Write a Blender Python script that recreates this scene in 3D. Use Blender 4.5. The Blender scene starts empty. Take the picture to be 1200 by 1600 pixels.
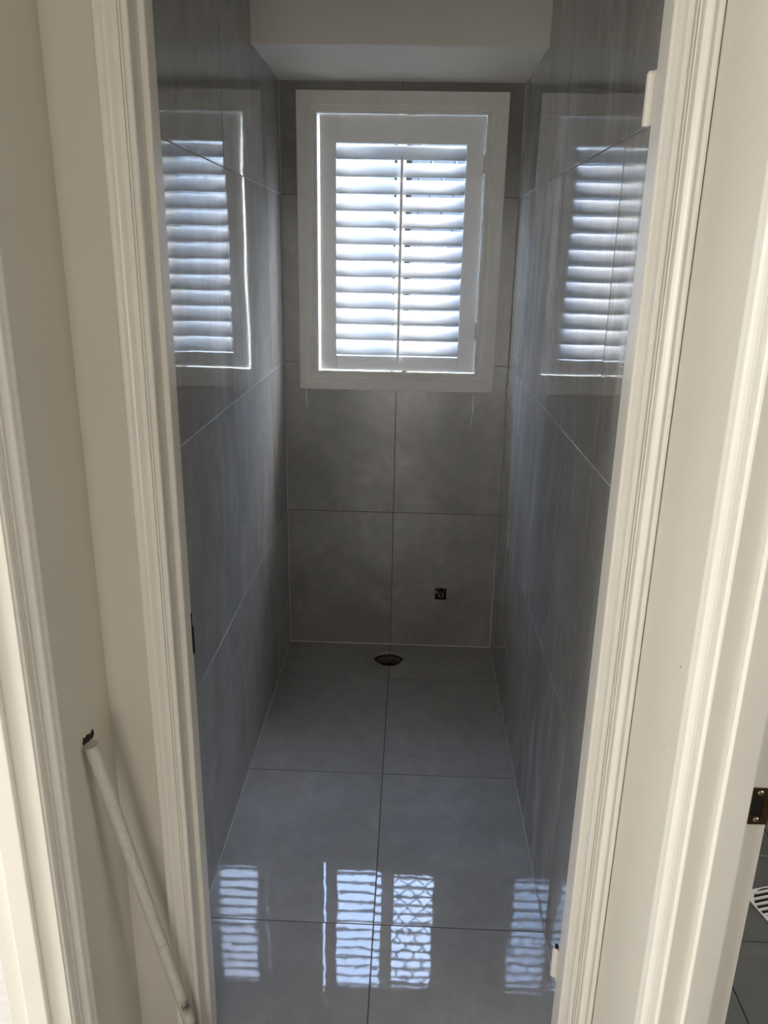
import bpy, bmesh, math, random
from mathutils import Vector, Matrix
random.seed(7)
S = bpy.context.scene
C = S.collection

# ------------------------------------------------------------------ camera
F_PX, PITCH, ROLL, YAW = 1228.92, 0.3149, 0.0185, -0.0305
CAM = Vector((0.4876, -3.0479, 1.591))
cy_, sy_, cp_, sp_ = math.cos(YAW), math.sin(YAW), math.cos(PITCH), math.sin(PITCH)
fwd = Vector((sy_*cp_, cy_*cp_, -sp_)); rt = Vector((cy_, -sy_, 0)); up = rt.cross(fwd)
cr_, sr_ = math.cos(ROLL), math.sin(ROLL)
r2, u2 = cr_*rt + sr_*up, -sr_*rt + cr_*up
cam = bpy.data.cameras.new('camera'); cam.lens = F_PX*36/1600; cam.sensor_width = 36; cam.sensor_fit = 'AUTO'
cam.clip_start = 0.02
co = bpy.data.objects.new('camera', cam); C.objects.link(co)
M = Matrix((r2, u2, -fwd)).transposed().to_4x4(); M.translation = CAM
co.matrix_world = M
S.camera = co

# ------------------------------------------------------------------ world, lights, exposure
S.view_settings.view_transform = 'Standard'
S.view_settings.look = 'None'
S.view_settings.gamma = 1.0
S.view_settings.use_curve_mapping = False
S.view_settings.exposure = 0.52

w = bpy.data.worlds.new('sky'); S.world = w; w.use_nodes = True
nt = w.node_tree
sky = nt.nodes.new('ShaderNodeTexSky'); sky.sky_type = 'NISHITA'; sky.sun_disc = False
sky.sun_elevation = math.radians(48); sky.sun_rotation = math.radians(70)
sky.dust_density = 2.0
bg = nt.nodes['Background']; bg.inputs[1].default_value = 5.8
hs = nt.nodes.new('ShaderNodeHueSaturation'); hs.inputs['Saturation'].default_value = 0.98   # thin haze
nt.links.new(sky.outputs[0], hs.inputs['Color']); nt.links.new(hs.outputs[0], bg.inputs[0])

def area(name, loc, target, sx, sy, power, col):
    l = bpy.data.lights.new(name, 'AREA'); l.shape = 'RECTANGLE'; l.size = sx; l.size_y = sy
    l.energy = power; l.color = col
    o = bpy.data.objects.new(name, l); C.objects.link(o); o.location = loc
    o.rotation_euler = (Vector(target) - Vector(loc)).to_track_quat('-Z', 'Y').to_euler()
    return o
# daylight entering the side room (its window), plus unseen fill lamps added at the hall end and right room
area('daylight_left_room', (-2.5, -2.95, 1.45), (0, -2.5, 1.1), 1.9, 1.3, 86, (1.0, 0.98, 0.95))
area('fill_hall_end', (0.42, -5.35, 1.0), (0.42, -2, 1.1), 0.8, 1.9, 18, (1.0, 0.97, 0.93))
area('fill_right_room', (2.5, -2.3, 1.6), (0, -2.35, 0.9), 1.1, 1.1, 19, (1.0, 0.97, 0.92))

# ------------------------------------------------------------------ fitted dimensions (metres)
W = 0.859          # room width
H1, T = 0.597, 0.600   # wall tile rows
C0, FT = 0.290, 0.604  # floor tile rows
XM = 0.433         # centre joint
ZS, DS = 2.1666, 0.4867   # bulkhead soffit height and depth
CEIL = 2.6
YD = -1.857        # hall face of the door wall
YI = -1.755        # room face of the door wall
XL, XR = -0.025, 0.880    # hall side walls

# ------------------------------------------------------------------ materials
def newmat(name):
    m = bpy.data.materials.new(name); m.use_nodes = True
    return m, m.node_tree, m.node_tree.nodes['Principled BSDF']
def N(t, kind, **kw):
    n = t.nodes.new(kind)
    for k, v in kw.items(): setattr(n, k, v)
    return n
def noise(t, vec, scale, detail=4, rough=0.55, dist=0.0):
    n = N(t, 'ShaderNodeTexNoise'); n.inputs['Scale'].default_value = scale
    n.inputs['Detail'].default_value = detail; n.inputs['Roughness'].default_value = rough
    n.inputs['Distortion'].default_value = dist
    t.links.new(vec, n.inputs['Vector']); return n.outputs['Fac']
def ramp(t, fac, stops):
    r = N(t, 'ShaderNodeValToRGB'); e = r.color_ramp.elements
    while len(e) < len(stops): e.new(0.5)
    for i, (p, c) in enumerate(stops):
        e[i].position = p; e[i].color = (c[0], c[1], c[2], 1) if hasattr(c, '__len__') else (c, c, c, 1)
    t.links.new(fac, r.inputs[0]); return r.outputs[0]
def mapping(t, vec, scale):
    m = N(t, 'ShaderNodeMapping'); m.inputs['Scale'].default_value = scale
    t.links.new(vec, m.inputs['Vector']); return m.outputs[0]
def math2(t, op, a, b, clamp=False):
    n = N(t, 'ShaderNodeMath', operation=op); n.use_clamp = clamp
    for i, v in enumerate((a, b)):
        if isinstance(v, (int, float)): n.inputs[i].default_value = v
        else: t.links.new(v, n.inputs[i])
    return n.outputs[0]
def mixc(t, fac, a, b):
    n = N(t, 'ShaderNodeMix', data_type='RGBA')
    for s, v in ((n.inputs[0], fac), (n.inputs[6], a), (n.inputs[7], b)):
        if isinstance(v, (int, float)): s.default_value = v
        elif isinstance(v, tuple): s.default_value = (*v, 1)
        else: t.links.new(v, s)
    return n.outputs[2]

def tile_mat(name, dark, light, rough, wob, wob_scale, fine, fine_scale, streak, ior=1.5, stretch=(1, 1, 1)):
    m, t, b = newmat(name)
    geo = N(t, 'ShaderNodeNewGeometry'); pos = geo.outputs['Position']
    oi = N(t, 'ShaderNodeObjectInfo')
    off = N(t, 'ShaderNodeVectorMath', operation='ADD')
    rv = math2(t, 'MULTIPLY', oi.outputs['Random'], 17.0)
    t.links.new(pos, off.inputs[0]); t.links.new(rv, off.inputs[1])
    p = off.outputs[0]
    cloud = noise(t, p, 2.6, 6, 0.62, 0.6)
    col = ramp(t, cloud, [(0.32, dark), (0.68, light)])
    mott = noise(t, p, 17, 8, 0.7, 0.4)
    col = mixc(t, ramp(t, mott, [(0.35, 0.0), (0.7, 0.4)]), col, (dark[0]*0.75, dark[1]*0.75, dark[2]*0.75))
    grain = noise(t, p, 140, 3, 0.7)
    col = mixc(t, math2(t, 'MULTIPLY', grain, 0.16), col, (dark[0]*0.55, dark[1]*0.55, dark[2]*0.55))
    # fine hairline veins
    vn = noise(t, p, 3.3, 5, 0.6, 1.5)
    vein = math2(t, 'LESS_THAN', math2(t, 'ABSOLUTE', math2(t, 'SUBTRACT', vn, 0.5), 0), 0.0016)
    vmask = math2(t, 'GREATER_THAN', noise(t, p, 4.1, 2), 0.58)
    col = mixc(t, math2(t, 'MULTIPLY', math2(t, 'MULTIPLY', vein, vmask), 0.2), col, (0.03, 0.03, 0.03))
    rgh = math2(t, 'ADD', rough, math2(t, 'MULTIPLY', noise(t, p, 5, 3), rough*0.5))
    if streak:
        # dried water runs and grout haze left on the polished wall tiles
        sv = mapping(t, p, (8, 8, 1.5))
        st = ramp(t, noise(t, sv, 1.0, 7, 0.68, 0.5), [(0.47, 0.0), (0.72, 1.0)])
        patch = ramp(t, noise(t, mapping(t, pos, (2.2, 2.2, 1.1)), 1.0, 3, 0.5), [(0.40, 0.0), (0.66, 1.0)])
        drops = ramp(t, noise(t, pos, 210, 2, 0.6), [(0.64, 0.0), (0.7, 1.0)])
        hz = math2(t, 'MULTIPLY', math2(t, 'ADD', st, math2(t, 'MULTIPLY', drops, 0.9), True), patch)
        sepx = N(t, 'ShaderNodeSeparateXYZ'); t.links.new(pos, sepx.inputs[0])
        hz = math2(t, 'MULTIPLY', hz, streak)
        col = mixc(t, math2(t, 'MULTIPLY', hz, 0.6, True), col, (0.66, 0.66, 0.66))
        rgh = math2(t, 'ADD', rgh, math2(t, 'MULTIPLY', hz, 0.05))
    t.links.new(col, b.inputs['Base Color']); t.links.new(rgh, b.inputs['Roughness'])
    b.inputs['IOR'].default_value = ior
    b1 = N(t, 'ShaderNodeBump'); b1.inputs['Strength'].default_value = 1; b1.inputs['Distance'].default_value = wob
    t.links.new(noise(t, mapping(t, p, stretch), wob_scale, 1, 0.4), b1.inputs['Height'])
    b2 = N(t, 'ShaderNodeBump'); b2.inputs['Strength'].default_value = 1; b2.inputs['Distance'].default_value = fine
    t.links.new(noise(t, p, fine_scale, 2, 0.5), b2.inputs['Height'])
    t.links.new(b1.outputs[0], b2.inputs['Normal']); t.links.new(b2.outputs[0], b.inputs['Normal'])
    return m

def plain(name, col, rough=0.5, metal=0.0, var=0.06, scale=8, bump=0.0, bscale=120, spec=0.5):
    m, t, b = newmat(name)
    geo = N(t, 'ShaderNodeNewGeometry')
    f = noise(t, geo.outputs['Position'], scale, 4)
    lo = tuple(c*(1-var) for c in col); hi = tuple(min(1, c*(1+var)) for c in col)
    t.links.new(ramp(t, f, [(0.3, lo), (0.7, hi)]), b.inputs['Base Color'])
    b.inputs['Roughness'].default_value = rough; b.inputs['Metallic'].default_value = metal
    b.inputs['Specular IOR Level'].default_value = spec
    if bump:
        bb = N(t, 'ShaderNodeBump'); bb.inputs['Distance'].default_value = bump
        t.links.new(noise(t, geo.outputs['Position'], bscale, 3), bb.inputs['Height'])
        t.links.new(bb.outputs[0], b.inputs['Normal'])
    return m

DK, LT = (0.34, 0.33, 0.318), (0.46, 0.447, 0.432)
MT = {}
MT['wall_tile'] = tile_mat('grey_polished_wall_tile', DK, LT, 0.03, 0.0015, 3.0, 0.00002, 28, 0.9, ior=1.6)
MT['wall_tile_hazed'] = tile_mat('grey_polished_hazed_wall_tile', DK, LT, 0.03, 0.0015, 3.0, 0.00002, 28, 2.4, ior=1.6)
MT['back_tile_shaded'] = tile_mat('shaded_satin_back_tile', (0.205, 0.195, 0.182), (0.325, 0.312, 0.295), 0.16, 0.0005, 3.0, 0.00002, 30, 0.0)  # same tile as the sides; back wall shade put into its colour
MT['floor_tile'] = tile_mat('grey_polished_floor_tile', DK, LT, 0.02, 0.0005, 3.2, 0.00009, 22, 0.0, ior=1.40)
MT['grout'] = plain('lit_pale_grout', (0.42, 0.41, 0.39), 0.8)  # grazing light on the side wall joints put into the grout colour
MT['grout_dark'] = plain('shaded_dark_grout', (0.07, 0.066, 0.06), 0.85)  # back wall joint shade put into the colour; floors use it as dark grout
MT['silicone'] = plain('pale_silicone', (0.5, 0.48, 0.45), 0.4)
MT['paint'] = plain('cream_wall_paint', (0.62, 0.585, 0.51), 0.65, var=0.02, scale=3, bump=0.00006, bscale=90)
MT['ceiling'] = plain('ceiling_paint', (0.80, 0.765, 0.69), 0.8, var=0.02, scale=3)
MT['trim'] = plain('cream_gloss_trim_paint', (0.73, 0.70, 0.635), 0.30, var=0.02, scale=6, bump=0.00008, bscale=60)
MT['shutter'] = plain('white_shutter_paint', (0.86, 0.855, 0.84), 0.35, var=0.015)
MT['primed'] = plain('white_primed_casing', (0.70, 0.67, 0.61), 0.5, var=0.05, scale=14)
MT['alu'] = plain('cream_window_aluminium', (0.72, 0.68, 0.52), 0.4)
MT['seal'] = plain('black_seal', (0.012, 0.012, 0.012), 0.5)
MT['iron'] = plain('dark_iron_bar', (0.02, 0.02, 0.022), 0.45)
MT['bronze'] = plain('aged_bronze', (0.13, 0.085, 0.04), 0.35, 0.85, 0.3, 60)
MT['black'] = plain('black_hole', (0.006, 0.006, 0.006), 0.9)
MT['cement'] = plain('cement', (0.10, 0.09, 0.08), 0.9, var=0.3, scale=60)
MT['pvc'] = plain('old_pipe', (0.16, 0.13, 0.10), 0.5, var=0.4, scale=40)
MT['copper'] = plain('copper_pipe', (0.55, 0.24, 0.12), 0.35, 0.6, 0.2, 50)
MT['steel'] = plain('white_grate_enamel', (0.85, 0.85, 0.85), 0.3, 0.0, 0.05)
MT['screw'] = plain('zinc_screw', (0.55, 0.5, 0.42), 0.3, 0.9)
MT['hinge'] = plain('painted_hinge_steel', (0.5, 0.5, 0.48), 0.4)
MT['concrete'] = plain('outside_concrete', (0.38, 0.37, 0.35), 0.9, var=0.1)
MT['render'] = plain('dark_sky_screen', (0.024, 0.027, 0.030), 0.9, var=0.05)  # near black so the added outside wall dims the louvre gaps
MT['dark_floor'] = tile_mat('dark_wet_floor', (0.11, 0.118, 0.125), (0.17, 0.178, 0.185), 0.12, 0.0012, 9, 0.0006, 30, 0.0, stretch=(1, 4, 1))
MT['light_floor'] = plain('pale_side_room_floor', (0.72, 0.72, 0.74), 0.35, var=0.1, scale=40)

def louvre_mat():
    # thin white polymer blades: part of the daylight shines through
    m = bpy.data.materials.new('white_polymer_louvre'); m.use_nodes = True; t = m.node_tree
    b = t.nodes['Principled BSDF']; b.inputs['Base Color'].default_value = (0.87, 0.87, 0.86, 1); b.inputs['Roughness'].default_value = 0.4
    geo = N(t, 'ShaderNodeNewGeometry')
    t.links.new(ramp(t, noise(t, geo.outputs['Position'], 9, 3), [(0.3, (0.72, 0.72, 0.71)), (0.7, (0.76, 0.76, 0.75))]), b.inputs['Base Color'])
    tl = N(t, 'ShaderNodeBsdfTranslucent'); tl.inputs[0].default_value = (0.9, 0.92, 0.94, 1)
    mx = N(t, 'ShaderNodeMixShader'); mx.inputs[0].default_value = 0.20
    t.links.new(b.outputs[0], mx.inputs[1]); t.links.new(tl.outputs[0], mx.inputs[2])
    t.links.new(mx.outputs[0], t.nodes['Material Output'].inputs[0])
    return m
MT['louvre'] = louvre_mat()

def pole_mat():
    m, t, b = newmat('painted_pole')
    geo = N(t, 'ShaderNodeNewGeometry'); tc = N(t, 'ShaderNodeTexCoord')
    sp = N(t, 'ShaderNodeSeparateXYZ'); t.links.new(tc.outputs['Object'], sp.inputs[0])
    n = noise(t, mapping(t, tc.outputs['Object'], (260, 260, 60)), 1.0, 5, 0.7)
    z = sp.outputs['Z']
    # scuffed band and grime near the foot (object Z is metres up the shaft)
    d1 = math2(t, 'SUBTRACT', 1.0, math2(t, 'MULTIPLY', math2(t, 'ABSOLUTE', math2(t, 'SUBTRACT', z, 0.213), 0), 38), True)
    d2 = math2(t, 'MULTIPLY', math2(t, 'SUBTRACT', 0.168, z), 40, True)
    sn = N(t, 'ShaderNodeSeparateXYZ'); t.links.new(geo.outputs['Normal'], sn.inputs[0])
    sx = math2(t, 'MULTIPLY', math2(t, 'ADD', sn.outputs['X'], 0.15), 2.5, True)
    dirt = math2(t, 'ADD', math2(t, 'MULTIPLY', math2(t, 'MULTIPLY', d1, sx), ramp(t, n, [(0.40, 0.15), (0.52, 1.0)])), math2(t, 'MULTIPLY', d2, sx), True)
    # bare worn band at the top
    d3 = math2(t, 'MULTIPLY', math2(t, 'SUBTRACT', z, 0.80), 14, True)
    col = ramp(t, n, [(0.3, (0.48, 0.46, 0.40)), (0.7, (0.60, 0.575, 0.51))])
    col = mixc(t, math2(t, 'MULTIPLY', d3, 0.6), col, (0.42, 0.38, 0.34))
    ring = math2(t, 'LESS_THAN', math2(t, 'ABSOLUTE', math2(t, 'SUBTRACT', z, 0.385), 0), 0.0012)
    col = mixc(t, math2(t, 'MULTIPLY', ring, 0.5), col, (0.2, 0.18, 0.15))
    col = mixc(t, dirt, col, (0.05, 0.035, 0.03))
    t.links.new(col, b.inputs['Base Color']); b.inputs['Roughness'].default_value = 0.45
    return m
MT['pole'] = pole_mat()

def glass_mat(name, f0, f1):
    m = bpy.data.materials.new(name); m.use_nodes = True; t = m.node_tree; t.nodes.clear()
    out = N(t, 'ShaderNodeOutputMaterial'); tr = N(t, 'ShaderNodeBsdfTransparent'); gl = N(t, 'ShaderNodeBsdfGlossy')
    gl.inputs['Roughness'].default_value = 0.03
    tr.inputs[0].default_value = (0.96, 0.98, 0.98, 1)
    mx = N(t, 'ShaderNodeMixShader'); mx.inputs[0].default_value = 0.04
    t.links.new(gl.outputs[0], mx.inputs[2])
    base = tr.outputs[0]
    if f1:
        tl = N(t, 'ShaderNodeBsdfTranslucent'); tl.inputs[0].default_value = (0.9, 0.95, 0.96, 1)
        geo = N(t, 'ShaderNodeNewGeometry')
        n = noise(t, geo.outputs['Position'], 70, 3, 0.6, 1.0)
        f = ramp(t, n, [(0.42, f0), (0.6, f1)])
        m2 = N(t, 'ShaderNodeMixShader'); t.links.new(f, m2.inputs[0])
        t.links.new(tr.outputs[0], m2.inputs[1]); t.links.new(tl.outputs[0], m2.inputs[2]); base = m2.outputs[0]
    t.links.new(base, mx.inputs[1]); t.links.new(mx.outputs[0], out.inputs[0])
    return m
MT['glass'] = glass_mat('clear_glass', 0.0, 0.0)
MT['frosted'] = glass_mat('obscure_glass', 0.02, 0.075)

# ------------------------------------------------------------------ mesh helpers
def box(bm, x0, x1, y0, y1, z0, z1):
    v = [bm.verts.new(p) for p in ((x0,y0,z0),(x1,y0,z0),(x1,y1,z0),(x0,y1,z0),(x0,y0,z1),(x1,y0,z1),(x1,y1,z1),(x0,y1,z1))]
    for f in ((0,3,2,1),(4,5,6,7),(0,1,5,4),(1,2,6,5),(2,3,7,6),(3,0,4,7)): bm.faces.new([v[i] for i in f])
def boxes(*bs):
    bm = bmesh.new()
    for b in bs: box(bm, *b)
    return bm
def bevel(bm, w, seg=2):
    bmesh.ops.bevel(bm, geom=bm.edges[:], offset=w, segments=seg, profile=0.6, affect='EDGES'); return bm
def prism(pts, axis, a, b, bm=None):
    """extrude a 2D outline; axis 'x': pts are (y,z); 'y': (x,z); 'z': (x,y)"""
    bm = bm or bmesh.new()
    def P(p, h): return {'x': (h, p[0], p[1]), 'y': (p[0], h, p[1]), 'z': (p[0], p[1], h)}[axis]
    A = [bm.verts.new(P(p, a)) for p in pts]; B = [bm.verts.new(P(p, b)) for p in pts]
    n = len(pts)
    bm.faces.new(A); bm.faces.new(B[::-1])
    for i in range(n): bm.faces.new((A[i], B[i], B[(i+1) % n], A[(i+1) % n]))
    bmesh.ops.recalc_face_normals(bm, faces=bm.faces[:])
    return bm
def cyl(bm, p0, p1, r0, r1=None, n=20, caps=True):
    p0, p1 = Vector(p0), Vector(p1); r1 = r0 if r1 is None else r1
    d = (p1-p0).normalized(); a = d.orthogonal().normalized(); b = d.cross(a)
    A = []; B = []
    for i in range(n):
        t = 2*math.pi*i/n; o = a*math.cos(t)+b*math.sin(t)
        A.append(bm.verts.new(p0+o*r0)); B.append(bm.verts.new(p1+o*r1))
    for i in range(n): bm.faces.new((A[i], A[(i+1) % n], B[(i+1) % n], B[i]))
    if caps: bm.faces.new(A[::-1]); bm.faces.new(B)
    return bm
def tube(bm, pts, r, n=6):
    for a, b in zip(pts, pts[1:]): cyl(bm, a, b, r, r, n)
    return bm
def mesh(name, bm, m):
    bmesh.ops.recalc_face_normals(bm, faces=bm.faces[:])
    me = bpy.data.meshes.new(name); bm.to_mesh(me); bm.free()
    me.materials.append(MT[m] if isinstance(m, str) else m)
    return me
def obj(name, bm, m, parent=None, smooth=False, label=None):
    me = mesh(name, bm, m) if isinstance(bm, bmesh.types.BMesh) else bm
    if smooth:
        for p in me.polygons: p.use_smooth = True
        me.set_sharp_from_angle(angle=math.radians(35))
    o = bpy.data.objects.new(name, me); C.objects.link(o)
    if parent: o.parent = parent
    if label: o['label'] = label
    return o
def struct(name, bm, m, label, cat):
    o = obj(name, bm, m); o['kind'] = 'structure'; o['label'] = label; o['category'] = cat; return o
def empty(name, label, cat, loc=(0,0,0), kind=None):
    o = bpy.data.objects.new(name, None); C.objects.link(o); o.location = loc
    o.empty_display_size = 0.05
    o['label'] = label; o['category'] = cat
    if kind: o['kind'] = kind
    return o
def place(o, x, y, z): o.location = (x, y, z); return o

# ------------------------------------------------------------------ tiled toilet room
G = 0.0013      # half joint
TH = 0.009      # tile thickness
RC = 0.0009     # joint recess
_tiles = {}
def rect_tile(parent, axis, lo, hi, face, sign, mat, tilt=0.10):
    """one tile; axis = normal axis, face = coordinate of its visible face, sign = direction the face looks"""
    (a0, b0), (a1, b1) = lo, hi
    wa, wb = a1-a0-2*G, b1-b0-2*G
    key = (axis, sign, round(wa, 4), round(wb, 4), mat)
    if key not in _tiles:
        bm = bmesh.new(); c = 0.0005
        ring = lambda i, h: [(-wa/2+i, -wb/2+i, h), (wa/2-i, -wb/2+i, h), (wa/2-i, wb/2-i, h), (-wa/2+i, wb/2-i, h)]
        rs = [ring(0, -TH), ring(0, -c), ring(c, 0)]
        def P(p):
            a, b, h = p[0], p[1], p[2]*sign
            return {'x': (h, a, b), 'y': (a, h, b), 'z': (a, b, h)}[axis]
        V = [[bm.verts.new(P(p)) for p in r] for r in rs]
        bm.faces.new(V[0]); bm.faces.new(V[2])
        for A, B in zip(V, V[1:]):
            for i in range(4): bm.faces.new((A[i], A[(i+1) % 4], B[(i+1) % 4], B[i]))
        _tiles[key] = mesh('tile', bm, mat)
    o = obj('tile', _tiles[key], mat, parent)
    ca, cb = (a0+a1)/2, (b0+b1)/2
    o.location = {'x': (face, ca, cb), 'y': (ca, face, cb), 'z': (ca, cb, face)}[axis]
    r1, r2_ = (math.radians(random.uniform(-tilt, tilt)) for _ in range(2))
    o.rotation_euler = {'x': (0, r1, r2_), 'y': (r1, 0, r2_), 'z': (r1, r2_, 0)}[axis]
    return o

fy = [0, -C0, -C0-FT, -C0-2*FT, YD]          # floor rows (and wall joints)
wz = [0, H1, H1+T, H1+2*T, H1+3*T, CEIL]
# floor
floor = struct('floor', boxes((-0.1, 0.373, YD, 0.1, -0.15, -RC), (0.49, W+0.1, YD, 0.1, -0.15, -RC),
                              (0.373, 0.49, YD, -0.19, -0.15, -RC), (0.373, 0.49, -0.07, 0.1, -0.15, -RC)), 'grout_dark',
               'polished grey tiled floor of the narrow toilet room', 'floor')
DC = Vector((0.431, -0.131)); DR = 0.060
octo = [(DC.x+DR*math.cos(math.radians(a))*random.uniform(.96, 1.06), DC.y+DR*math.sin(math.radians(a))*random.uniform(.96, 1.06)) for a in (67, 45, 22, 0, -22, -45, -67)]
octl = [(DC.x-DR*math.cos(math.radians(a))*random.uniform(.96, 1.06), DC.y+DR*math.sin(math.radians(a))*random.uniform(.96, 1.06)) for a in (67, 45, 22, 0, -22, -45, -67)]
yt, yb = DC.y+DR, DC.y-DR
left_notched = [(0, -C0+G), (XM-G, -C0+G), (XM-G, yb)] + octl[::-1] + [(XM-G, yt), (XM-G, 0), (0, 0)]
right_notched = [(XM+G, 0), (XM+G, yt)] + octo + [(XM+G, yb), (XM+G, -C0+G), (W, -C0+G), (W, 0)]
obj('tile', prism(left_notched, 'z', -TH, 0), 'floor_tile', floor)
obj('tile', prism(right_notched, 'z', -TH, 0), 'floor_tile', floor)
for i in range(1, 4):
    for a, b in ((0, XM), (XM, W)):
        rect_tile(floor, 'z', (a, fy[i+1]), (b, fy[i]), 0, 1, 'floor_tile', 0.07)
# side walls
wl = struct('wall_left', boxes((-0.1, -RC, YI, 0.1, -0.15, CEIL)), 'grout', 'left wall of large polished grey tiles with dried water streaks', 'wall')
wr = struct('wall_right', boxes((W+RC, W+0.1, YI, 0.1, -0.15, CEIL)), 'grout', 'right wall of large polished grey tiles reflecting the shutter', 'wall')
fyw = fy[:-1] + [YI]
for wall, face, sg, tm in ((wl, 0, 1, 'wall_tile'), (wr, W, -1, 'wall_tile_hazed')):
    for i in range(4):
        for k in range(5):
            rect_tile(wall, 'x', (fyw[i+1], wz[k]), (fyw[i], wz[k+1]), face, sg, tm, 0.09)
# back wall, cut round the window
HX0, HX1, HZ0, HZ1 = 0.100, 0.762, 1.135, 2.100     # structural hole
wb = struct('wall_back', boxes((0, HX0, RC, 0.12, -0.15, CEIL), (HX1, W, RC, 0.12, -0.15, CEIL),
            (HX0, 0.6156, RC, 0.12, -0.15, HZ0), (0.6633, HX1, RC, 0.12, -0.15, HZ0), (0.6156, 0.6633, RC, 0.12, -0.15, 0.2166),
            (0.6156, 0.6633, RC, 0.12, 0.268, HZ0), (0.6156, 0.6633, 0.07, 0.12, 0.2166, 0.268), (HX0, HX1, RC, 0.12, HZ1, CEIL)), 'grout_dark',
            'back wall of grey tiles below and around the shuttered window', 'wall')
rect_tile(wb, 'y', (0, 0), (XM, H1), 0, -1, 'back_tile_shaded', 0.03)
BX0, BX1, BZ0, BZ1 = 0.6156, 0.6633, 0.2166, 0.268
bm = bmesh.new()
# tile with a square hole
outer = [(XM+G, G), (W-G, G), (W-G, H1-G), (XM+G, H1-G)]; inner = [(BX0, BZ0), (BX1, BZ0), (BX1, BZ1), (BX0, BZ1)]
V = {}
for nme, pts in (('o', outer), ('i', inner)):
    for h in (0, TH): V[nme, h] = [bm.verts.new((x, h, z)) for x, z in pts]
for i in range(4):
    j = (i+1) % 4
    bm.faces.new((V['o',0][i], V['o',0][j], V['i',0][j], V['i',0][i]))
    bm.faces.new((V['o',TH][i], V['i',TH][i], V['i',TH][j], V['o',TH][j]))
    bm.faces.new((V['o',0][i], V['o',TH][i], V['o',TH][j], V['o',0][j]))
    bm.faces.new((V['i',0][i], V['i',0][j], V['i',TH][j], V['i',TH][i]))
obj('tile', bm, 'back_tile_shaded', wb)
zt = H1+T; z3 = H1+2*T
for xs in ((G, HX0, XM-G), (W-G, HX1, XM+G)):
    a, hmid, m_ = xs
    obj('tile', prism([(a, H1+G), (m_, H1+G), (m_, HZ0), (hmid, HZ0), (hmid, zt-G), (a, zt-G)], 'y', 0, TH), 'back_tile_shaded', wb)
    obj('tile', prism([(a, zt+G), (hmid, zt+G), (hmid, z3-G), (a, z3-G)], 'y', 0, TH), 'back_tile_shaded', wb)
    obj('tile', prism([(a, z3+G), (hmid, z3+G), (hmid, HZ1), (m_, HZ1), (m_, ZS), (a, ZS)], 'y', 0, TH), 'back_tile_shaded', wb)
# pale silicone in the corners of the back wall
def bead(name, p0, p1, parent, r=0.0022): return obj(name, tube(bmesh.new(), [p0, p1], r, 8), 'silicone', parent)
bead('silicone_bead', (0, -0.0005, 0), (W, -0.0005, 0), wb)
bead('silicone_bead', (0.0003, YI, 0.0003), (0.0003, 0, 0.0003), wl, 0.0016)
bead('silicone_bead', (W-0.0003, YI, 0.0003), (W-0.0003, 0, 0.0003), wr, 0.0016)
bead('silicone_bead', (0.0005, -0.0005, 0), (0.0005, -0.0005, ZS), wb, 0.0012)
bead('silicone_bead', (W-0.0005, -0.0005, 0), (W-0.0005, -0.0005, ZS), wb)
# paint runs below the window casing
def run(x, z0, z1, r, wig):
    pts = []
    n = 14
    for i in range(n+1):
        f = i/n; pts.append((x + wig*math.sin(f*9)+wig*2*f, -0.0002, z0+(z1-z0)*f))
    bm = bmesh.new()
    for i in range(n): cyl(bm, pts[i], pts[i+1], r*(1-.5*i/n)*random.uniform(.6, 1.2), None, 8)
    return bm
obj('paint_run', run(0.7335, 1.096, 0.945, 0.0042, -0.002), MT['shutter'], wb, label='thin white paint run dripping below the casing')
obj('paint_run', run(0.0835, 1.096, 1.02, 0.0022, 0.001), MT['shutter'], wb)

# bulkhead and ceiling
bk = struct('ceiling_bulkhead', boxes((0, W, -DS, 0, ZS, CEIL)), 'ceiling', 'boxed cream bulkhead across the ceiling above the window', 'ceiling')
for x in (0.0012, W-0.0012):
    obj('caulk_line', boxes((x-0.0018, x+0.0018, -DS-0.001, -DS+0.001, ZS, CEIL)), 'trim', bk)
    obj('caulk_line', boxes((x-0.0018, x+0.0018, -DS, 0, ZS-0.001, ZS+0.001)), 'trim', bk)
obj('caulk_line', boxes((0, W, -0.0015, 0.0005, ZS-0.001, ZS+0.001)), 'trim', bk)
struct('ceiling', boxes((-2.7, 2.7, -5.6, 0.12, CEIL, CEIL+0.1)), 'ceiling', 'pale painted ceiling over hall and toilet room', 'ceiling')

# ------------------------------------------------------------------ door wall and hall
JX0, JX1 = 0.100, 0.834      # jamb faces
SX0, SX1 = 0.109, 0.822      # stop faces
DH = 2.04
wf = struct('wall_front', boxes((XL, JX0-0.018, YD, YI, 0, CEIL), (JX1+0.018, XR, YD, YI, 0, CEIL), (JX0-0.018, JX1+0.018, YD, YI, DH+0.018, CEIL)),
            'paint', 'narrow cream strip of wall beside the toilet doorway', 'wall')
LY, RY = -2.145, -2.187      # jamb faces of the two side doors
OP = 0.76
whl = struct('wall_hall_left', boxes((XL-0.085, XL, LY+0.018, YD, 0, CEIL), (XL-0.085, XL, LY-OP, LY+0.018, DH+0.018, CEIL), (XL-0.085, XL, -5.5, LY-OP-0.018, 0, CEIL),
             (XL-0.085, XL, YD, YI, 0, CEIL)), 'paint', 'shaded cream hall wall with a pole leaning on it', 'wall')
whr = struct('wall_hall_right', boxes((XR, XR+0.083, RY+0.018, YI, 0, CEIL), (XR, XR+0.083, RY-OP, RY+0.018, DH+0.018, CEIL), (XR, XR+0.083, -5.5, RY-OP-0.018, 0, CEIL)),
             'paint', 'bright cream hall wall right of the toilet doorway', 'wall')
struct('wall_hall_end', boxes((-2.7, 2.7, -5.6, -5.5, 0, CEIL)), 'paint', 'cream wall at the far end of the hall', 'wall')
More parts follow.
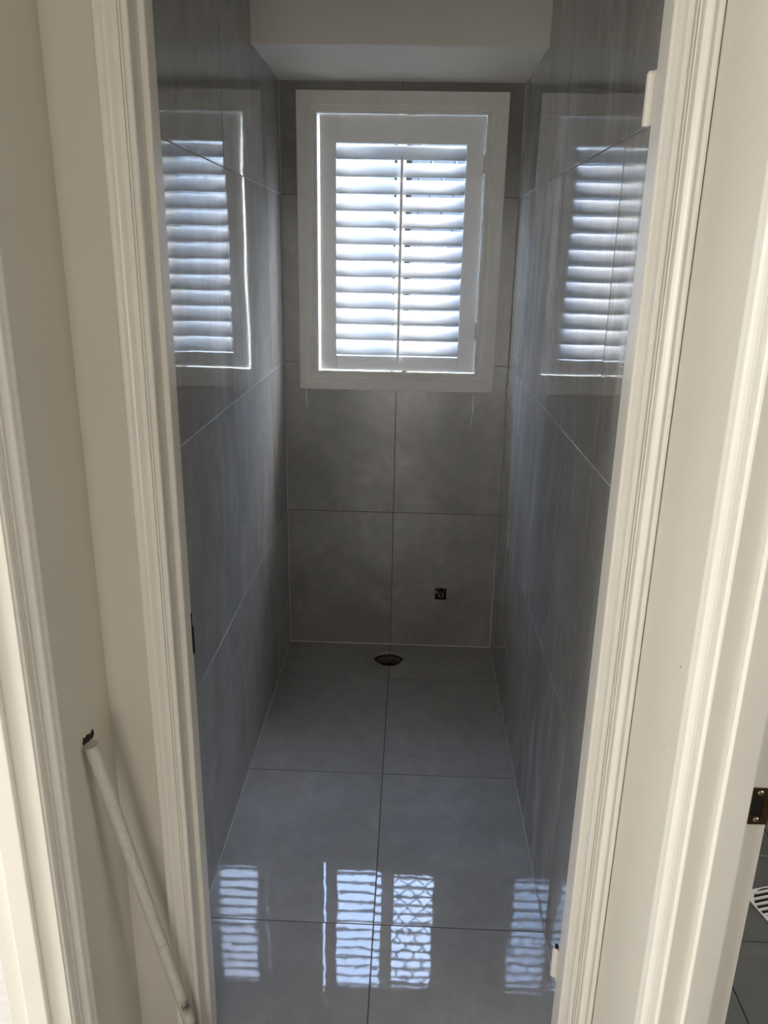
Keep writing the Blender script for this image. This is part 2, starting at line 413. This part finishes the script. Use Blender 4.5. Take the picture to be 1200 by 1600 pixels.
struct('floor_hall', boxes((XL-0.001, XR+0.001, -5.5, YD-0.0005, -0.1, 0)), 'floor_tile', 'grey hall floor outside the toilet room', 'floor')

PROFILE = [(0, 0), (0, .012), (.03, .0145), (.14, .0145), (.17, .0112), (.20, .0112), (.215, .0138), (.245, .0138), (.26, .0108), (.29, .0108), (.305, .0136), (.34, .0142), (.36, .0112), (.48, .0118), (.56, .0145), (.62, .0172), (.68, .0178), (.70, .0150), (.80, .0150), (.90, .0166), (.96, .0166), (1, .013), (1, 0)]
def casing_v(x_in, x_out, y_face, z0, z1):       # on a wall facing -Y
    return prism([(x_in+(x_out-x_in)*s, y_face-t) for s, t in PROFILE], 'z', z0, z1)
def casing_side(y_in, y_out, x_face, sgn, z0, z1):   # on a wall facing sgn*X
    return prism([(x_face+sgn*t, y_in+(y_out-y_in)*s) for s, t in PROFILE], 'z', z0, z1)

d1 = empty('door_1', 'cream moulded door frame of the toilet room, door taken off', 'door frame', (0.47, YD, 0), 'structure')
def dchild(name, bm, m, parent, off, label=None, smooth=False):
    o = obj(name, bm, m, parent, smooth, label); o.location = (-off[0], -off[1], -off[2]); return o
O1 = (0.47, YD, 0)
dchild('casing', casing_v(0.101, 0.053, YD, 0, DH+0.055), 'trim', d1, O1)
dchild('casing', casing_v(0.833, 0.8795, YD, 0, DH+0.055), 'trim', d1, O1)
dchild('casing', prism([(YD-t, DH+0.002+0.048*s) for s, t in PROFILE], 'x', 0.101, 0.833), 'trim', d1, O1)
dchild('jamb', boxes((JX0-0.018, JX0, YD-0.0005, YI, 0, DH)), 'trim', d1, O1)
dchild('jamb', boxes((JX1, JX1+0.018, YD-0.0005, YI, 0, DH)), 'trim', d1, O1)
dchild('jamb', boxes((JX0-0.018, JX1+0.018, YD-0.0005, YI, DH, DH+0.018)), 'trim', d1, O1)
def stop_poly(xj, xs, y0, y1):
    d = xs-xj; r = min(abs(d)*.55, .004); s = 1 if d > 0 else -1
    return [(xj, y0), (xs-s*r, y0), (xs-s*r*.3, y0+r*.3), (xs, y0+r), (xs, y1), (xj, y1)]
dchild('stop', prism(stop_poly(JX0, SX0, -1.825, -1.790), 'z', 0, DH), 'trim', d1, O1)
dchild('stop', prism(stop_poly(JX1, SX1, -1.843, -1.790), 'z', 0, DH), 'trim', d1, O1)
dchild('stop', boxes((SX0, SX1, -1.825, -1.790, DH-0.010, DH)), 'trim', d1, O1)
for zc in (1.8135, 0.213):
    bm = bmesh.new(); cyl(bm, (0.8195, -1.7765, zc-0.038), (0.8195, -1.7765, zc+0.030), 0.0072, None, 14)
    cyl(bm, (0.8195, -1.7765, zc+0.030), (0.8195, -1.7765, zc+0.034), 0.0072, 0.005, 14)
    box(bm, 0.8215, JX1, -1.7885, -1.7765, zc-0.038, zc+0.034)
    h = dchild('hinge', bm, 'trim', d1, O1, 'white painted hinge knuckle on the right jamb')
    if zc < 1:
        obj('pin_hole', cyl(bmesh.new(), (0.8195, -1.7775, zc+0.0345), (0.8195, -1.7775, zc+0.0415), 0.0036, 0.0036, 10), 'black', h)
dchild('strike_plate', boxes((JX0, 0.1125, -1.7885, -1.7865, 0.903, 0.955), (JX0, JX0+0.0015, -1.7865, -1.757, 0.885, 0.967)), 'black', d1, O1, 'thin dark strike plate on the left jamb')

def side_door(n, x_face, sgn, yj, c_out, depth, stop0, stop1, label, lit):
    """opening in a hall side wall; only the jamb next to the toilet faces the camera"""
    O = (x_face, yj, 0)
    d = empty('door_%d' % n, label, 'door frame', O, 'structure')
    xb = x_face - sgn*depth
    lo, hi = min(x_face+sgn*0.012, xb), max(x_face+sgn*0.012, xb)
    dchild('casing', casing_side(yj+0.004, c_out, x_face, sgn, 0, DH+0.075), 'trim', d, O)
    dchild('casing', casing_side(yj-OP-0.004, yj-OP-(c_out-yj), x_face, sgn, 0, DH+0.075), 'trim', d, O)
    dchild('casing', prism([(x_face+sgn*t, DH+0.004+0.071*s) for s, t in PROFILE], 'y', yj-OP-0.004, yj+0.004), 'trim', d, O)
    dchild('jamb', bevel(boxes((lo, hi, yj, yj+0.018, 0, DH)), 0.0012), 'trim', d, O)
    dchild('jamb', boxes((lo, hi, yj-OP-0.018, yj-OP, 0, DH)), 'trim', d, O)
    dchild('jamb', boxes((lo, hi, yj-OP-0.018, yj+0.018, DH, DH+0.018)), 'trim', d, O)
    a, b = sorted((stop0, stop1))
    dchild('stop', bevel(boxes((a, b, yj-0.011, yj, 0, DH)), 0.0025, 3), 'trim', d, O)
    dchild('stop', boxes((a, b, yj-OP, yj-OP+0.011, 0, DH)), 'trim', d, O)
    dchild('stop', boxes((a, b, yj-OP+0.011, yj-0.011, DH-0.011, DH)), 'trim', d, O)
    return d, O
d2, O2 = side_door(2, XL, 1, LY, -2.068, 0.085, -0.044, -0.077, 'sunlit cream door frame in the left hall wall', True)
d3, O3 = side_door(3, XR, -1, RY, -2.112, 0.083, 0.898, 0.934, 'cream door frame with bronze strike plate in the right hall wall', False)
# bronze strike plate with latch mouth and two screws
sp = dchild('strike_plate', boxes((0.9345, 0.9635, RY-0.0018, RY+0.001, 0.9005, 0.9135), (0.9345, 0.9635, RY-0.0018, RY+0.001, 0.941, 0.9555),
     (0.9345, 0.9405, RY-0.0018, RY+0.001, 0.9135, 0.941), (0.9545, 0.9635, RY-0.0018, RY+0.001, 0.9135, 0.941), (0.9635, 0.9700, RY-0.0018, RY+0.004, 0.9085, 0.9475)), 'bronze', d3, O3, 'aged bronze strike plate')
obj('latch_mouth', boxes((0.9405, 0.9545, RY-0.0006, RY+0.0005, 0.9135, 0.941)), 'black', sp)
for z in (0.9075, 0.9485):
    bm = bmesh.new(); cyl(bm, (0.9485, RY-0.0018, z), (0.9485, RY-0.0030, z), 0.0036, 0.0026, 14)
    obj('screw', bm, 'screw', sp)

# small nail holes in the paintwork
def mark(parent, p, nrm, r, off=(0, 0, 0)):
    bm = bmesh.new(); p = Vector(p); n = Vector(nrm); cyl(bm, p+n*0.0006, p-n*0.002, r, r, 8)
    o = obj('nail_hole', bm, 'black', parent); o.location = (-off[0], -off[1], -off[2])
mark(whr, (XR, -2.0455, 1.047), (-1, 0, 0), 0.0009)
mark(whr, (XR, -2.0285, 0.905), (-1, 0, 0), 0.0008)

# ------------------------------------------------------------------ rooms behind the two side doors
struct('floor_left_room', boxes((-2.7, XL-0.0, -5.5, -0.5, -0.1, -0.001)), 'light_floor', 'pale sunlit floor of the side room on the left', 'floor')
struct('wall_left_room', boxes((-2.7, -2.6, -5.5, -0.5, 0, CEIL), (-2.7, -0.1, -0.6, -0.5, 0, CEIL)), 'paint', 'cream walls of the side room on the left', 'wall')
rf = struct('floor_right_room', boxes((0.96, 2.7, -5.5, -0.5, -0.1, -0.004)), 'grout_dark', 'dark wet tiled floor of the room on the right', 'floor')
for ix in range(4):
    for iy in range(6):
        rect_tile(rf, 'z', (0.97+0.3*ix, -2.4+0.3*iy), (1.27+0.3*ix, -2.1+0.3*iy), 0, 1, 'dark_floor', 0.2)
struct('wall_right_room', boxes((2.6, 2.7, -5.5, -0.5, 0, CEIL), (W+0.1, 2.7, -0.6, -0.5, 0, CEIL)), 'paint', 'walls of the room on the right', 'wall')
# floor grate
GX, GY, GR = 1.482, -1.385, 0.060
gr = empty('floor_grate', 'round slotted white floor grate in a square rim on the dark floor', 'floor grate', (GX, GY, 0))
bm = bmesh.new(); sq = 0.0635
n = 32
inn = [bm.verts.new((GR*math.cos(2*math.pi*i/n), GR*math.sin(2*math.pi*i/n), 0.005)) for i in range(n)]
def sqp(a):
    c, s = math.cos(a), math.sin(a); k = sq/max(abs(c), abs(s)); return (c*k, s*k)
out = [bm.verts.new((*sqp(2*math.pi*i/n), 0.005)) for i in range(n)]
ol = [bm.verts.new((*sqp(2*math.pi*i/n), 0.0)) for i in range(n)]
for i in range(n):
    j = (i+1) % n
    bm.faces.new((inn[i], inn[j], out[j], out[i])); bm.faces.new((out[i], out[j], ol[j], ol[i]))
obj('rim', bm, 'steel', gr)
obj('sump', cyl(bmesh.new(), (0, 0, 0.0005), (0, 0, 0.0012), GR, GR, 32), 'black', gr)
gr.rotation_euler = (0, 0, math.radians(16))
for i in range(7):
    y = -0.051 + 0.017*i; h = math.sqrt(max(0, GR*GR-y*y))
    obj('slat', boxes((-h, h, y-0.0028, y+0.0028, 0.0012, 0.0055)), 'steel', gr)

# ------------------------------------------------------------------ window
win = empty('window_1', 'aluminium sliding window behind the white shutter', 'window', (0.43, 0.08, 1.6), 'structure')
OW = (0.43, 0.08, 1.6)
CX0, CX1, CZ0, CZ1 = 0.061, 0.804, 1.096, 2.134     # casing outline
IX0, IX1, IZ0, IZ1 = 0.133, 0.731, 1.167, 2.063     # casing inner edge
WPROF = [(0, 0), (0, .006), (.04, .009), (.10, .010), (.14, .008), (.20, .009), (.30, .0125), (.38, .014), (.42, .0165), (.97, .0165), (1, .015), (1, 0)]
def mitre(x0, x1, z0, z1, X0, X1, Z0, Z1, side):
    bm = bmesh.new()
    rows = []
    for s, t in WPROF:
        xa, xb = x0+(X0-x0)*s, x1+(X1-x1)*s; za, zb = z0+(Z0-z0)*s, z1+(Z1-z1)*s
        e = {'l': ((xa, za), (xa, zb)), 'r': ((xb, za), (xb, zb)), 'b': ((xa, za), (xb, za)), 't': ((xa, zb), (xb, zb))}[side]
        rows.append([bm.verts.new((p[0], -t, p[1])) for p in e])
    n = len(rows)
    for i in range(n):
        a, b = rows[i], rows[(i+1) % n]
        bm.faces.new((a[0], a[1], b[1], b[0]))
    bm.faces.new([r[0] for r in rows]); bm.faces.new([r[1] for r in rows][::-1])
    return bm
for side in 'lrbt':
    dchild('casing', mitre(IX0, IX1, IZ0, IZ1, CX0, CX1, CZ0, CZ1, side), 'primed', win, OW)
# reveal lining, set back behind the casing edge
RX0, RX1, RZ0, RZ1 = HX0+0.008, HX1-0.008, HZ0+0.008, HZ1-0.008
dchild('reveal', boxes((HX0, RX0, 0, 0.12, RZ0, RZ1)), 'primed', win, OW)
dchild('reveal', boxes((RX1, HX1, 0, 0.12, RZ0, RZ1)), 'primed', win, OW)
dchild('reveal', boxes((HX0, HX1, 0, 0.12, HZ0, RZ0)), 'primed', win, OW)
dchild('reveal', boxes((HX0, HX1, 0, 0.12, RZ1, HZ1)), 'primed', win, OW)
# aluminium frame, mullion, panes
YG = 0.095; FW = 0.010
FX0, FX1, FZ0, FZ1 = RX0+FW, RX1-FW, RZ0+FW, RZ1-FW
fr = dchild('window_frame', boxes((RX0, FX0, YG-0.02, YG+0.02, RZ0, RZ1), (FX1, RX1, YG-0.02, YG+0.02, RZ0, RZ1),
     (FX0, FX1, YG-0.02, YG+0.02, RZ0, FZ0), (FX0, FX1, YG-0.02, YG+0.02, FZ1, RZ1)), 'alu', win, OW)
mu = dchild('mullion', boxes((0.417, 0.451, YG-0.022, YG+0.02, FZ0, FZ1)), 'alu', win, OW)
for a, b in ((0.409, 0.417), (0.451, 0.472)):
    obj('seal', boxes((a, b, YG-0.014, YG+0.01, FZ0, FZ1)), 'seal', mu)
def pane(x0, x1, m): return boxes((x0, x1, YG-0.002, YG+0.002, FZ0, FZ1))
dchild('pane', pane(FX0, 0.409, 'frosted'), 'frosted', win, OW, 'obscure glass pane')
dchild('pane', pane(0.472, FX1, 'glass'), 'glass', win, OW, 'glass pane behind the scalloped grille')
# scalloped security grille outside the right pane
g = empty('security_grille', 'dark scalloped security grille outside the right window pane', 'grille', (0.59, 0.14, 1.16))
OG = (0.59, 0.14, 1.16)
gx0, gx1, gz0, gz1 = 0.455, 0.735, 1.165, 2.065
pitch, per = 0.088, 0.128
k = 0; x = gx0
while x <= gx1+0.001:
    for s in (-1, 1):
        pts = []
        nseg = 84
        for i in range(nseg+1):
            z = gz0+(gz1-gz0)*i/nseg
            xx = x + s*pitch*0.25*(1-math.cos(2*math.pi*(z-gz0)/per))
            pts.append((min(max(xx, gx0), gx1), 0.14, z))
        dchild('bar', tube(bmesh.new(), pts, 0.0032, 6), 'iron', g, OG)
    x += pitch
for a in (gx0, gx1): dchild('frame_bar', boxes((a-0.006, a+0.006, 0.134, 0.146, gz0-0.01, gz1+0.01)), 'iron', g, OG)
for a in (gz0, gz1): dchild('frame_bar', boxes((gx0, gx1, 0.134, 0.146, a-0.006, a+0.006)), 'iron', g, OG)

# ------------------------------------------------------------------ plantation shutter
PX0, PX1, PZ0, PZ1 = 0.1415, 0.7285, 1.1705, 2.0626
LX0, LX1, LZ0, LZ1 = 0.2010, 0.6640, 1.2240, 1.9700
YP0, YP1 = 0.006, 0.034
OS = (0.435, 0.02, PZ0)
sh = empty('plantation_shutter', 'white hinged plantation shutter with tilted louvres in the window', 'shutter', OS)
for a, b in ((PX0, LX0-0.0003), (LX1+0.0003, PX1)):
    dchild('stile', bevel(boxes((a, b, YP0, YP1, PZ0, PZ1)), 0.0010, 2), 'shutter', sh, OS)
dchild('rail', bevel(boxes((LX0, LX1, YP0+.0005, YP1-.0005, LZ1, PZ1)), 0.0008, 2), 'shutter', sh, OS, 'tall top rail')
dchild('rail', bevel(boxes((LX0, LX1, YP0+.0005, YP1-.0005, PZ0, LZ0)), 0.0008, 2), 'shutter', sh, OS)
NL = 13; LP = (LZ1-LZ0)/NL; CH = 0.0635; TILT = math.radians(51); YC = (YP0+YP1)/2
bm = bmesh.new()
pts = []
n = 28
for i in range(n):
    a = 2*math.pi*i/n; c_, s_ = math.cos(a), math.sin(a); pts.append((0.5*CH*math.copysign(abs(c_)**.72, c_), 0.0050*math.copysign(abs(s_)**.72, s_)))
ct, st_ = math.cos(TILT), math.sin(TILT)
prism([(p[0]*ct-p[1]*st_, p[0]*st_+p[1]*ct) for p in pts], 'x', -(LX1-LX0)/2+0.0004, (LX1-LX0)/2-0.0004, bm)
lm = mesh('louvre', bm, 'louvre')
for p in lm.polygons: p.use_smooth = len(p.vertices) == 4
for i in range(NL):
    o = bpy.data.objects.new('louvre', lm); C.objects.link(o); o.parent = sh
    o.location = ((LX0+LX1)/2-OS[0], YC-OS[1], LZ0+LP*(i+.5)-OS[2])
    o.rotation_euler = (random.uniform(-.012, .012), 0, 0)
dchild('tilt_rod', bevel(boxes((0.4315, 0.4415, -0.0165, -0.0065, 1.2035, 1.9290)), 0.002, 2), 'shutter', sh, OS)
for z in (1.905, 1.325):
    h = dchild('hinge', boxes((PX1, 0.7312, YP0-0.0035, YP0+0.02, z-0.032, z+0.032)), 'hinge', sh, OS)
    obj('knuckle', cyl(bmesh.new(), (0.7293, YP0-0.0035, z-0.032), (0.7293, YP0-0.0035, z+0.032), 0.003, None, 12), 'hinge', h)

# ------------------------------------------------------------------ services left open by the tiler
wp = empty('waste_pipe', 'open toilet waste pipe in a rough round cut in the floor', 'pipe', (DC.x, DC.y, -0.1))
bm = bmesh.new()
ro, ri = 0.054, 0.048; nn = 32
rings = []
for r, z in ((ro, 0.0), (ro, 0.084), (ri, 0.084), (ri, 0.0)):
    rings.append([bm.verts.new((r*math.cos(2*math.pi*i/nn), r*math.sin(2*math.pi*i/nn), z)) for i in range(nn)])
for A, B in zip(rings, rings[1:]):
    for i in range(nn): bm.faces.new((A[i], A[(i+1) % nn], B[(i+1) % nn], B[i]))
obj('pipe', bm, 'pvc', wp, True)
obj('collar', cyl(bmesh.new(), (0, 0, 0.050), (0, 0, 0.056), ri, ri-0.006, 32, False), 'copper', wp)
obj('dark_depth', cyl(bmesh.new(), (0, 0, 0.018), (0, 0, 0.022), ri, ri, 32), 'black', wp)  # black disc stands in for the dark depth of the open pipe
ip = empty('inlet_pipe', 'water inlet pipe end in a small square hole in the back wall', 'pipe', (0.641, 0.0, 0.232))
bm = bmesh.new()
rings = []
for r, y in ((0.013, 0.065), (0.013, 0.010), (0.0085, 0.010), (0.0085, 0.03)):
    rings.append([bm.verts.new((r*math.cos(2*math.pi*i/20), y, r*math.sin(2*math.pi*i/20))) for i in range(20)])
for A, B in zip(rings, rings[1:]):
    for i in range(20): bm.faces.new((A[i], A[(i+1) % 20], B[(i+1) % 20], B[i]))
bm.faces.new(rings[-1])
obj('socket', bm, 'pvc', ip, True)
obj('bore', cyl(bmesh.new(), (0, 0.011, 0), (0, 0.0285, 0), 0.0055, None, 14), 'black', ip)
obj('screw', cyl(bmesh.new(), (-0.018, 0.012, 0.012), (-0.018, 0.06, 0.012), 0.003, None, 8), 'screw', ip)

# ------------------------------------------------------------------ leaning pole
P0 = Vector((0.1135, -1.8890, 0.0)); P1 = Vector((-0.0128, -1.9735, 0.8350))
d = (P1-P0); L = d.length
pl = empty('broom_pole', 'off-white painted wooden pole with dirty foot leaning on the left hall wall', 'pole', P0)
pl.rotation_euler = d.to_track_quat('Z', 'Y').to_euler()
bm = bmesh.new()
n = 24; zs = [0.012] + [0.05+i*(L-0.056)/20 for i in range(20)] + [L-0.004]
prev = None
for z in zs:
    r = 0.0112
    ringv = [bm.verts.new((r*math.cos(2*math.pi*i/n), r*math.sin(2*math.pi*i/n), z)) for i in range(n)]
    if prev:
        for i in range(n): bm.faces.new((prev[i], prev[(i+1) % n], ringv[(i+1) % n], ringv[i]))
    else: bm.faces.new(ringv[::-1])
    prev = ringv
bm.faces.new(prev)
obj('shaft', bm, 'pole', pl, True)
bm = bmesh.new(); cyl(bm, (0, 0, 0.003), (0, 0, 0.012), 0.008, 0.0112, 18)
obj('foot', bm, 'black', pl)
# jagged dent knocked into the plaster where the pole rests
hole = [(-1.9745, 0.8330), (-1.9700, 0.8415), (-1.9640, 0.8375), (-1.9560, 0.8385), (-1.9437, 0.8320), (-1.9330, 0.8345), (-1.9296, 0.8230), (-1.9380, 0.8190), (-1.9455, 0.8224), (-1.9560, 0.8200), (-1.9678, 0.8230)]
obj('plaster_dent', prism(hole, 'x', XL-0.002, XL+0.0006), 'black', whl, label='small jagged black hole in the plaster')

# ------------------------------------------------------------------ outside the window
struct('ground', boxes((-6, 7, 0.12, 14, -0.4, -0.3)), 'concrete', 'pale ground outside the window', 'ground')
nb = struct('wall_sky_screen', boxes((-5, 6, 3.6, 3.75, -0.3, 3.0)), 'render', 'dark wall added outside to block the low sky behind the louvres', 'wall')  # added to cut the bright low sky seen between louvres
obj('screen_cap', boxes((-5, 6, 3.55, 3.8, 3.0, 3.06)), 'concrete', nb)
